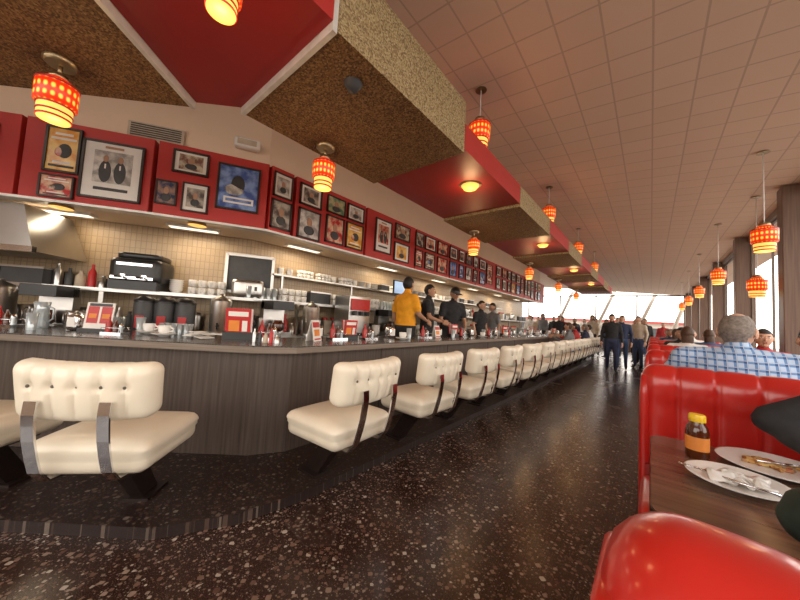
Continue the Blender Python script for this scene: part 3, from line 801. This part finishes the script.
for i in range(10):
    T=Matrix.Translation((random.uniform(-.04,.06),random.uniform(-.05,.04),.028))@Matrix.Rotation(random.uniform(0,6),4,'Z')@Matrix.Rotation(random.uniform(-.5,.5),4,'X')
    b.cushion((0,0,0),(random.uniform(.05,.08),random.uniform(.03,.05),.014),.006,(5,4,2),0,M=T,fn=lambda w,h:[w[0],w[1],w[2]+.006*math.sin(w[0]*110+w[1]*70)])
b.ell((-.05,.02,.018),(.03,.02,.008),1,10,6)
b.tube([(-.11,-.02,.03),(0,-.07,.032),(.08,-.10,.034)],[.004,.004,.006],6,2)
for k in (-1,0,1): b.tube([(-.11,-.02+k*.006,.03),(-.15,.0+k*.008,.026)],.0018,5,2)
b.obj('salad_plate',[M_white,M_food,M_chrome],loc=(.235,1.62,.75))

# ---------------------------------------------------------------- people
def frust(b,p,q,r0,r1):
    p=Vector(p);q=Vector(q); b.tube([p,q],[r0,r1],12,0)
    for c,r in ((p,r0),(q,r1)): b.ell(c,(r,r,r),0,12,8)
def orient(d,up):
    d=Vector(d).normalized(); x=d.cross(Vector(up))
    if x.length<1e-3: x=d.orthogonal()
    x.normalize(); z=x.cross(d).normalized()
    return Matrix((x,d,z)).transposed().to_4x4()
def hand(b,w,d,up,side,curl,mt,sc=1.0):
    T=Matrix.Translation(w)@orient(d,up)@Matrix.Scale(sc,4)
    b.cushion((0,.05,0),(.08,.10,.03),.013,(6,6,3),mt,M=T)
    for i,(x,L) in enumerate(((-.030,.068),(-.010,.078),(.010,.073),(.030,.058))):
        x*=side; pts=[(x*.9,.085,0)]; a=0; y,z=.095,0
        for k,f in enumerate((.45,.32,.23)):
            a+=curl*(.5+.3*k); y+=L*f*math.cos(a); z-=L*f*math.sin(a); pts.append((x,y,z))
        b.tube(pts,[.0095,.009,.008,.0055],8,mt,M=T)
    s=-side
    b.tube([(s*.030,.02,-.002),(s*.052,.045,-.012),(s*.060,.07,-.02),(s*.058,.09,-.028)],[.014,.012,.010,.007],8,mt,M=T)
def headb(b,c,M,ms,mh,me_,ml,mk,style):
    T=Matrix.Translation(c)@M
    def hf(p):
        x,y,z=p
        if z<0:
            t=(-z/.118); x*=1-.28*t**1.5; y=y*(1-.10*t)+.012*t
            if y<0: y*=1-.25*t
        if y>.06: y-= .010*abs(z)/.1
        return (x,y,z)
    b.ell((0,0,0),(.078,.098,.118),ms,24,16,M=T,fn=hf)
    b.ell((0,.096,-.012),(.013,.020,.024),ms,10,8,M=T); b.ell((0,.088,.012),(.009,.014,.02),ms,8,6,M=T)
    b.ell((0,.078,-.088),(.028,.02,.018),ms,10,8,M=T)
    for s in (-1,1):
        b.ell((s*.081,-.006,-.004),(.011,.022,.034),ms,10,8,M=T)
        b.ell((s*.031,.083,.012),(.013,.009,.008),me_,10,8,M=T); b.ell((s*.031,.090,.012),(.006,.004,.006),mk,8,6,M=T)
        b.ell((s*.031,.088,.032),(.018,.007,.004),mh,8,6,M=T)
    b.ell((0,.089,-.052),(.024,.008,.007),ml,10,6,M=T)
    def keep(p):
        x,y,z=p
        lim=.062 if y>.05 else (.062-(.05-y)*1.1 if y>-.02 else -.075)
        if style=='long': lim=.062 if y>.05 else (-.2)
        if style=='thin':
            if z>.100: return False
            lim=.07 if y>.04 else (.05-(.04-y)*1.1 if y>-.04 else -.07)
        return z>lim
    b.ell((0,-.004,.004),(.083,.103,.122) if style=='thin' else (.085,.105,.124),mh,28,20,M=T,fn=hf,keep=keep)
    if style=='long': b.ell((0,-.055,-.09),(.075,.05,.13),mh,14,10,M=T)
    if style=='bun': b.ell((0,-.11,.02),(.04,.04,.04),mh,12,8,M=T)
    if style=='cap':
        b.ell((0,0,.03),(.09,.11,.105),mk,20,12,M=T,keep=lambda p:p[2]>.0)
        b.cushion((0,.12,.035),(.14,.11,.012),.005,(6,5,2),mk,M=T)
def person(name,loc,rz,J,mats,style='short',bulk=1.0,voxel=.022,sleeve='short',scale=1.0,headyaw=0,headpitch=0):
    skin,hair,shirt,pants=mats
    b=MB(); g=lambda k:Vector(J[k])
    pel,nk,hd=g('pel'),g('neck'),g('head')
    sl,sr=g('shL'),g('shR')
    ax=(sr-sl); ax.normalize()
    sp=(nk-pel).normalized(); fw=sp.cross(ax)
    rings=[(-.2,.12,.09),(-.1,.16,.12),(0,.178,.13),(.16,.168,.125),(.32,.158,.12),(.5,.17,.125),(.68,.19,.13),(.84,.195,.115),(.94,.14,.09),(1.0,.075,.07)]
    V=[];F=[];n=20
    for t,rx,ry in rings:
        c=pel.lerp(nk,t) if t>=0 else pel+(nk-pel)*t
        for i in range(n):
            a=2*PI*i/n; V.append(c+ax*rx*bulk*math.cos(a)+fw*ry*bulk*math.sin(a)*-1)
    for k in range(len(rings)-1):
        for i in range(n):
            j=(i+1)%n; F.append((k*n+i,k*n+j,(k+1)*n+j,(k+1)*n+i))
    F.append(tuple(range(n-1,-1,-1))); L=(len(rings)-1)*n; F.append(tuple(L+i for i in range(n)))
    b.add(V,F)
    bones=[]
    def bone(a,c,r0,r1,reg,build=True):
        a=Vector(a);c=Vector(c)
        if build: frust(b,a,c,r0,r1)
        bones.append((a,c,(r0+r1)/2,reg))
    bone(nk-sp*.02,hd-Vector((0,0,.05)),.06,.055,'skin')
    for s in 'LR':
        bone(nk-sp*.05,g('sh'+s),.055*bulk,.062*bulk,'shirt')
        e=g('el'+s);w=g('wr'+s);sh=g('sh'+s)
        if sleeve=='long':
            bone(sh,e,.060*bulk,.052*bulk,'shirt'); bone(e,w,.050*bulk,.036,'shirt')
        else:
            m=sh.lerp(e,.62); bone(sh,m,.062*bulk,.058*bulk,'shirt'); bone(m,e,.046,.040,'skin'); bone(e,w,.041,.027,'skin')
        h=g('hip'+s);k=g('kn'+s);an=g('an'+s);to=g('to'+s)
        bone(h,k,.098*bulk,.066,'pants'); bone(k,an,.062,.046,'pants'); bone(an+Vector((0,0,-.02)),to,.045,.036,'shoe')
    for i in range(6):
        t=i/5; bones.append((pel.lerp(nk,.12+.8*t*.999),pel.lerp(nk,min(.95,.12+.8*(t+.15))),.15,'shirt'))
    bones.append((pel-sp*.1,pel+sp*.02,.15,'pants'))
    me=b.mesh('tmp',[]); o=bpy.data.objects.new('tmp',me); scene.collection.objects.link(o)
    r=o.modifiers.new('r','REMESH'); r.mode='VOXEL'; r.voxel_size=voxel
    sm=o.modifiers.new('s','SMOOTH'); sm.factor=.6; sm.iterations=4
    dg=bpy.context.evaluated_depsgraph_get(); ev=o.evaluated_get(dg); m2=bpy.data.meshes.new_from_object(ev)
    nv=len(m2.vertices); co=np.empty(nv*3); m2.vertices.foreach_get('co',co); co=co.reshape(-1,3)
    fc=[tuple(p.vertices) for p in m2.polygons]
    cen=np.array([co[list(f)].mean(0) for f in fc])
    best=np.full(len(fc),1e9); reg=np.zeros(len(fc),int); RG={'skin':0,'shirt':2,'pants':3,'shoe':4}
    for a,c,rad,rg in bones:
        a=np.array(a);c=np.array(c); d=c-a; L=max(1e-9,(d*d).sum()); t=np.clip(((cen-a)@d)/L,0,1)
        dist=np.linalg.norm(cen-(a+t[:,None]*d),axis=1)-rad
        k=dist<best; best[k]=dist[k]; reg[k]=RG[rg]
    bpy.data.objects.remove(o); bpy.data.meshes.remove(me); bpy.data.meshes.remove(m2)
    if voxel<.023:
        cl=np.sin(co[:,2]*55+np.sin(co[:,0]*30)*1.5+np.sin(co[:,1]*45))*.0035
        ctr=np.array([(pel.x+nk.x)/2,(pel.y+nk.y)/2]); dr=co[:,:2]-ctr; nn=np.linalg.norm(dr,axis=1)+1e-6
        msk=(co[:,2]<nk.z-.06)
        co[:,0]+=np.where(msk,cl*dr[:,0]/nn,0); co[:,1]+=np.where(msk,cl*dr[:,1]/nn,0)
    out=MB(); out.add([tuple(c) for c in co],fc,[int(x) for x in reg],True)
    HM=Matrix.Rotation(headyaw,4,'Z')@Matrix.Rotation(headpitch,4,'X')
    headb(out,hd,HM,0,1,5,6,7,style)
    for s,sg in (('L',-1),('R',1)):
        e=g('el'+s);w=g('wr'+s); d=(w-e).normalized()
        hd_dir=Vector(J.get('hd'+s,d)); up=Vector(J.get('hu'+s,(sg,0.2,.3)))
        hand(out,w+d*.005,hd_dir,up,sg if up.z>.5 else 1,J.get('curl',.45),0)
    out.tube([nk+ax*.07*math.cos(a)+fw*.065*math.sin(a)-sp*.004 for a in np.linspace(0,2*PI,17)],.012,6,2)
    ob=out.obj(name,[skin,hair,shirt,pants,M_shoe,M_eye,M_lip,M_black],loc=loc,rz=rz); ob.scale=(scale,)*3
    return ob
def standJ(elL=(-.25,-.02,1.15),wrL=(-.26,.08,.90),elR=(.25,-.02,1.15),wrR=(.26,.08,.90),lean=0,walk=0,**k):
    J=dict(pel=(0,0,.95),neck=(0,lean,1.49),head=(0,lean*1.15+.025,1.635),shL=(-.19,lean*.9,1.42),shR=(.19,lean*.9,1.42),elL=elL,wrL=wrL,elR=elR,wrR=wrR,
      hipL=(-.09,0,.90),hipR=(.09,0,.90),knL=(-.10,.03+walk*.5,.50),knR=(.10,.03-walk*.3,.50),anL=(-.10,walk,.09),anR=(.10,-walk,.11),toL=(-.12,walk+.15,.04),toR=(.12,-walk+.14,.045))
    J.update(k); return J
def sitJ(elL=(-.27,.12,.80),wrL=(-.20,.36,.80),elR=(.27,.12,.80),wrR=(.20,.36,.80),lean=.03,**k):
    J=dict(pel=(0,0,.60),neck=(0,lean,1.12),head=(0,lean+.03,1.27),shL=(-.20,lean,1.06),shR=(.20,lean,1.06),elL=elL,wrL=wrL,elR=elR,wrR=wrR,
      hipL=(-.10,.02,.58),hipR=(.10,.02,.58),knL=(-.13,.44,.56),knR=(.13,.44,.56),anL=(-.13,.42,.09),anR=(.13,.42,.09),toL=(-.14,.56,.045),toR=(.14,.56,.045))
    J.update(k); return J
person('seated_man',(.415,2.74,0),0,sitJ(pel=(0,0,.62),neck=(0,.03,1.19),head=(0,.07,1.30),shL=(-.24,.03,1.11),shR=(.24,.03,1.11),elL=(-.34,.12,.86),elR=(.34,.12,.86)),(M_skin1,M_hgray,M_plaid,M_jean),'thin',1.3,.016,'long',headyaw=-.35)
person('seated_woman',(.82,2.05,0),PI,sitJ(elR=(.43,.03,.93),wrR=(.27,.20,.80),elL=(-.26,.06,.83),wrL=(-.1,.24,.80)),(M_skin1,M_hbrown,M_black_c,M_jean),'long',1.15,.018,'long')
person('seated_person',(.67,.88,0),0,sitJ(lean=.08,elL=(-.37,.31,.855),wrL=(-.12,.46,.82),elR=(.28,.25,.84),wrR=(.10,.46,.82),hdL=(1,.2,0),huL=(0,0,1),hdR=(-1,.2,0),huR=(0,0,1)),(M_skin1,M_hbrown,M_green_c,M_jean),'short',1.3,.018,'long')
def stf(n,x,y,th,J,ms,st,**k): return person(n,(x,y,0),math.radians(th),J,ms,st,**k)
stf('counter_worker',-3.33,4.15,-10,standJ(elR=(.25,.05,1.17),wrR=(.20,.28,1.08),elL=(-.26,-.03,1.15)),(M_skin2,M_hblack,M_orange_c,M_black_c),'short',scale=1.14,bulk=1.1,headyaw=.3)
stf('counter_worker',-3.42,4.95,-60,standJ(elR=(.25,.05,1.17),wrR=(.2,.28,1.1)),(M_skin2,M_hblack,M_black_c,M_black_c),'short',scale=1.12)
stf('counter_worker',-3.34,5.65,-120,standJ(lean=.14,elR=(.26,.15,1.14),wrR=(.14,.36,1.02),elL=(-.26,.15,1.14),wrL=(-.14,.36,1.02)),(M_skin2,M_hblack,M_black_c,M_black_c),'cap',scale=1.12,headpitch=-.35,bulk=1.1)
stf('counter_worker',-3.38,7.3,-100,standJ(),(M_skin1,M_hblack,M_black_c,M_black_c),'bun',scale=1.04)
stf('counter_worker',-3.38,8.1,150,standJ(),(M_skin2,M_hblack,M_grey_c,M_black_c),'short',scale=1.04)
stf('walking_man',-.92,11.3,185,standJ(walk=.16),(M_skin1,M_hblack,M_black_c,M_navy_c),'short',sleeve='long',voxel=.026)
stf('walking_man',-.72,12.2,178,standJ(walk=-.14),(M_skin1,M_hbrown,M_navy_c,M_jean),'short',sleeve='long',voxel=.026)
CS=[M_grey_c,M_white_c,M_navy_c,M_redcl,M_beige_c,M_black_c,M_jean]
HS=[M_hblack,M_hbrown,M_hgray]
bgp=[(-1.2,17.5,170),(-2.0,17,200),(-2.8,16.5,150),(-3.6,17.8,190),(-4.6,17,210),(-.2,17.0,190),(-.45,15.2,160),(-1.6,20.5,180),(-3.0,20.5,170),(-5.5,19,120),(-.6,21,90),(-2.4,18.6,170),(-3.3,15.6,190),(-1.5,16.2,120),(-4.0,15.6,150),(-5.2,17.6,190),(-.3,19.3,180),(.5,20.8,170),(-1.9,15.1,150),(-4.4,19.5,180)]
for i,(x,y,a) in enumerate(bgp):
    stf('standing_customer',x,y,a,standJ(walk=random.choice([0,.08])),(random.choice([M_skin1,M_skin2]),HS[i%3],CS[i%7],random.choice([M_jean,M_black_c,M_grey_c])),random.choice(['short','long','short']),sleeve='long',voxel=.035,scale=random.uniform(.98,1.07))
stf('standing_customer',-.32,13.2,150,standJ(elR=(.25,.05,1.17),wrR=(.2,.28,1.1)),(M_skin1,M_hgray,M_beige_c,M_jean),'short',sleeve='long',voxel=.03,scale=1.02)
for i,(x,y,a) in enumerate([(.45,6.62,0),(1.05,6.62,0),(.45,7.93,180),(.5,10.54,0),(.45,11.85,180),(.5,14.46,0),(.9,8.6,0),(.9,11.85,180),(1.1,5.97,180),(.5,12.5,0),(.45,13.81,180),(1.0,4.01,180)]):
    person('seated_customer',(x,y,0),math.radians(a),sitJ(),(M_skin1,HS[(i+1)%3],CS[(i*2+1)%7],M_jean),random.choice(['short','long']),voxel=.03,sleeve='long')
for y,c in ((9.72,M_grey_c),(10.64,M_redcl),(12.47,M_navy_c),(13.38,M_white_c)):
    person('seated_customer',(-1.75,y,.02),PI/2,sitJ(wrL=(-.18,.42,.94),wrR=(.18,.42,.94),anL=(-.13,.25,.22),anR=(.13,.25,.22),toL=(-.13,.38,.16),toR=(.13,.38,.16)),(M_skin1,random.choice(HS),c,M_jean),'short',voxel=.03,sleeve='long')

# ---- outside
b=MB(); b.box((0,10,-.2),(140,120,.2)); b.obj('ground_outside',[M_ground])
def tree(x,y,s):
    b=MB(); b.tube([(0,0,-.1),(.1,0,1.5),(0,.1,2.6)],[.16,.12,.08],8,0)
    for k in range(9): b.ell((random.uniform(-1,1),random.uniform(-1,1),random.uniform(2.4,3.8)),(random.uniform(.6,1),)*3,1,10,8)
    o=b.obj('street_tree',[M_post,M_leaf],loc=(x,y,-.1)); o.scale=(s,s,s)
for x,y,s in ((13,34,.8),(16,60,1)): tree(x,y,s)
b=MB(); b.box((0,0,1.3),(30,6,2.6),0); b.box((0,-.2,2.7),(31,7,.25),1)
for x in range(-13,14,3): b.box((x,-3.02,1.3),(1.6,.08,1.2),2)
b.obj('building_across_street',[M_stucco,M_redf,M_dgrey],loc=(-10,58,-.1))

# ---------------------------------------------------------------- light
w=bpy.data.worlds.new('world'); scene.world=w; w.use_nodes=True; nt=w.node_tree
bg=nt.nodes['Background']; tc=nt.nodes.new('ShaderNodeTexCoord'); sp=nt.nodes.new('ShaderNodeSeparateXYZ'); nt.links.new(tc.outputs['Generated'],sp.inputs[0])
r=ramp(nt,[(0,(1,.90,.80)),(.3,(1,.94,.86)),(1,(.94,.92,.95))]); nt.links.new(sp.outputs[2],r.inputs['Fac']); nt.links.new(r.outputs['Color'],bg.inputs['Color'])
bg.inputs['Strength'].default_value=4.0
print('OBJS',len(bpy.data.objects))
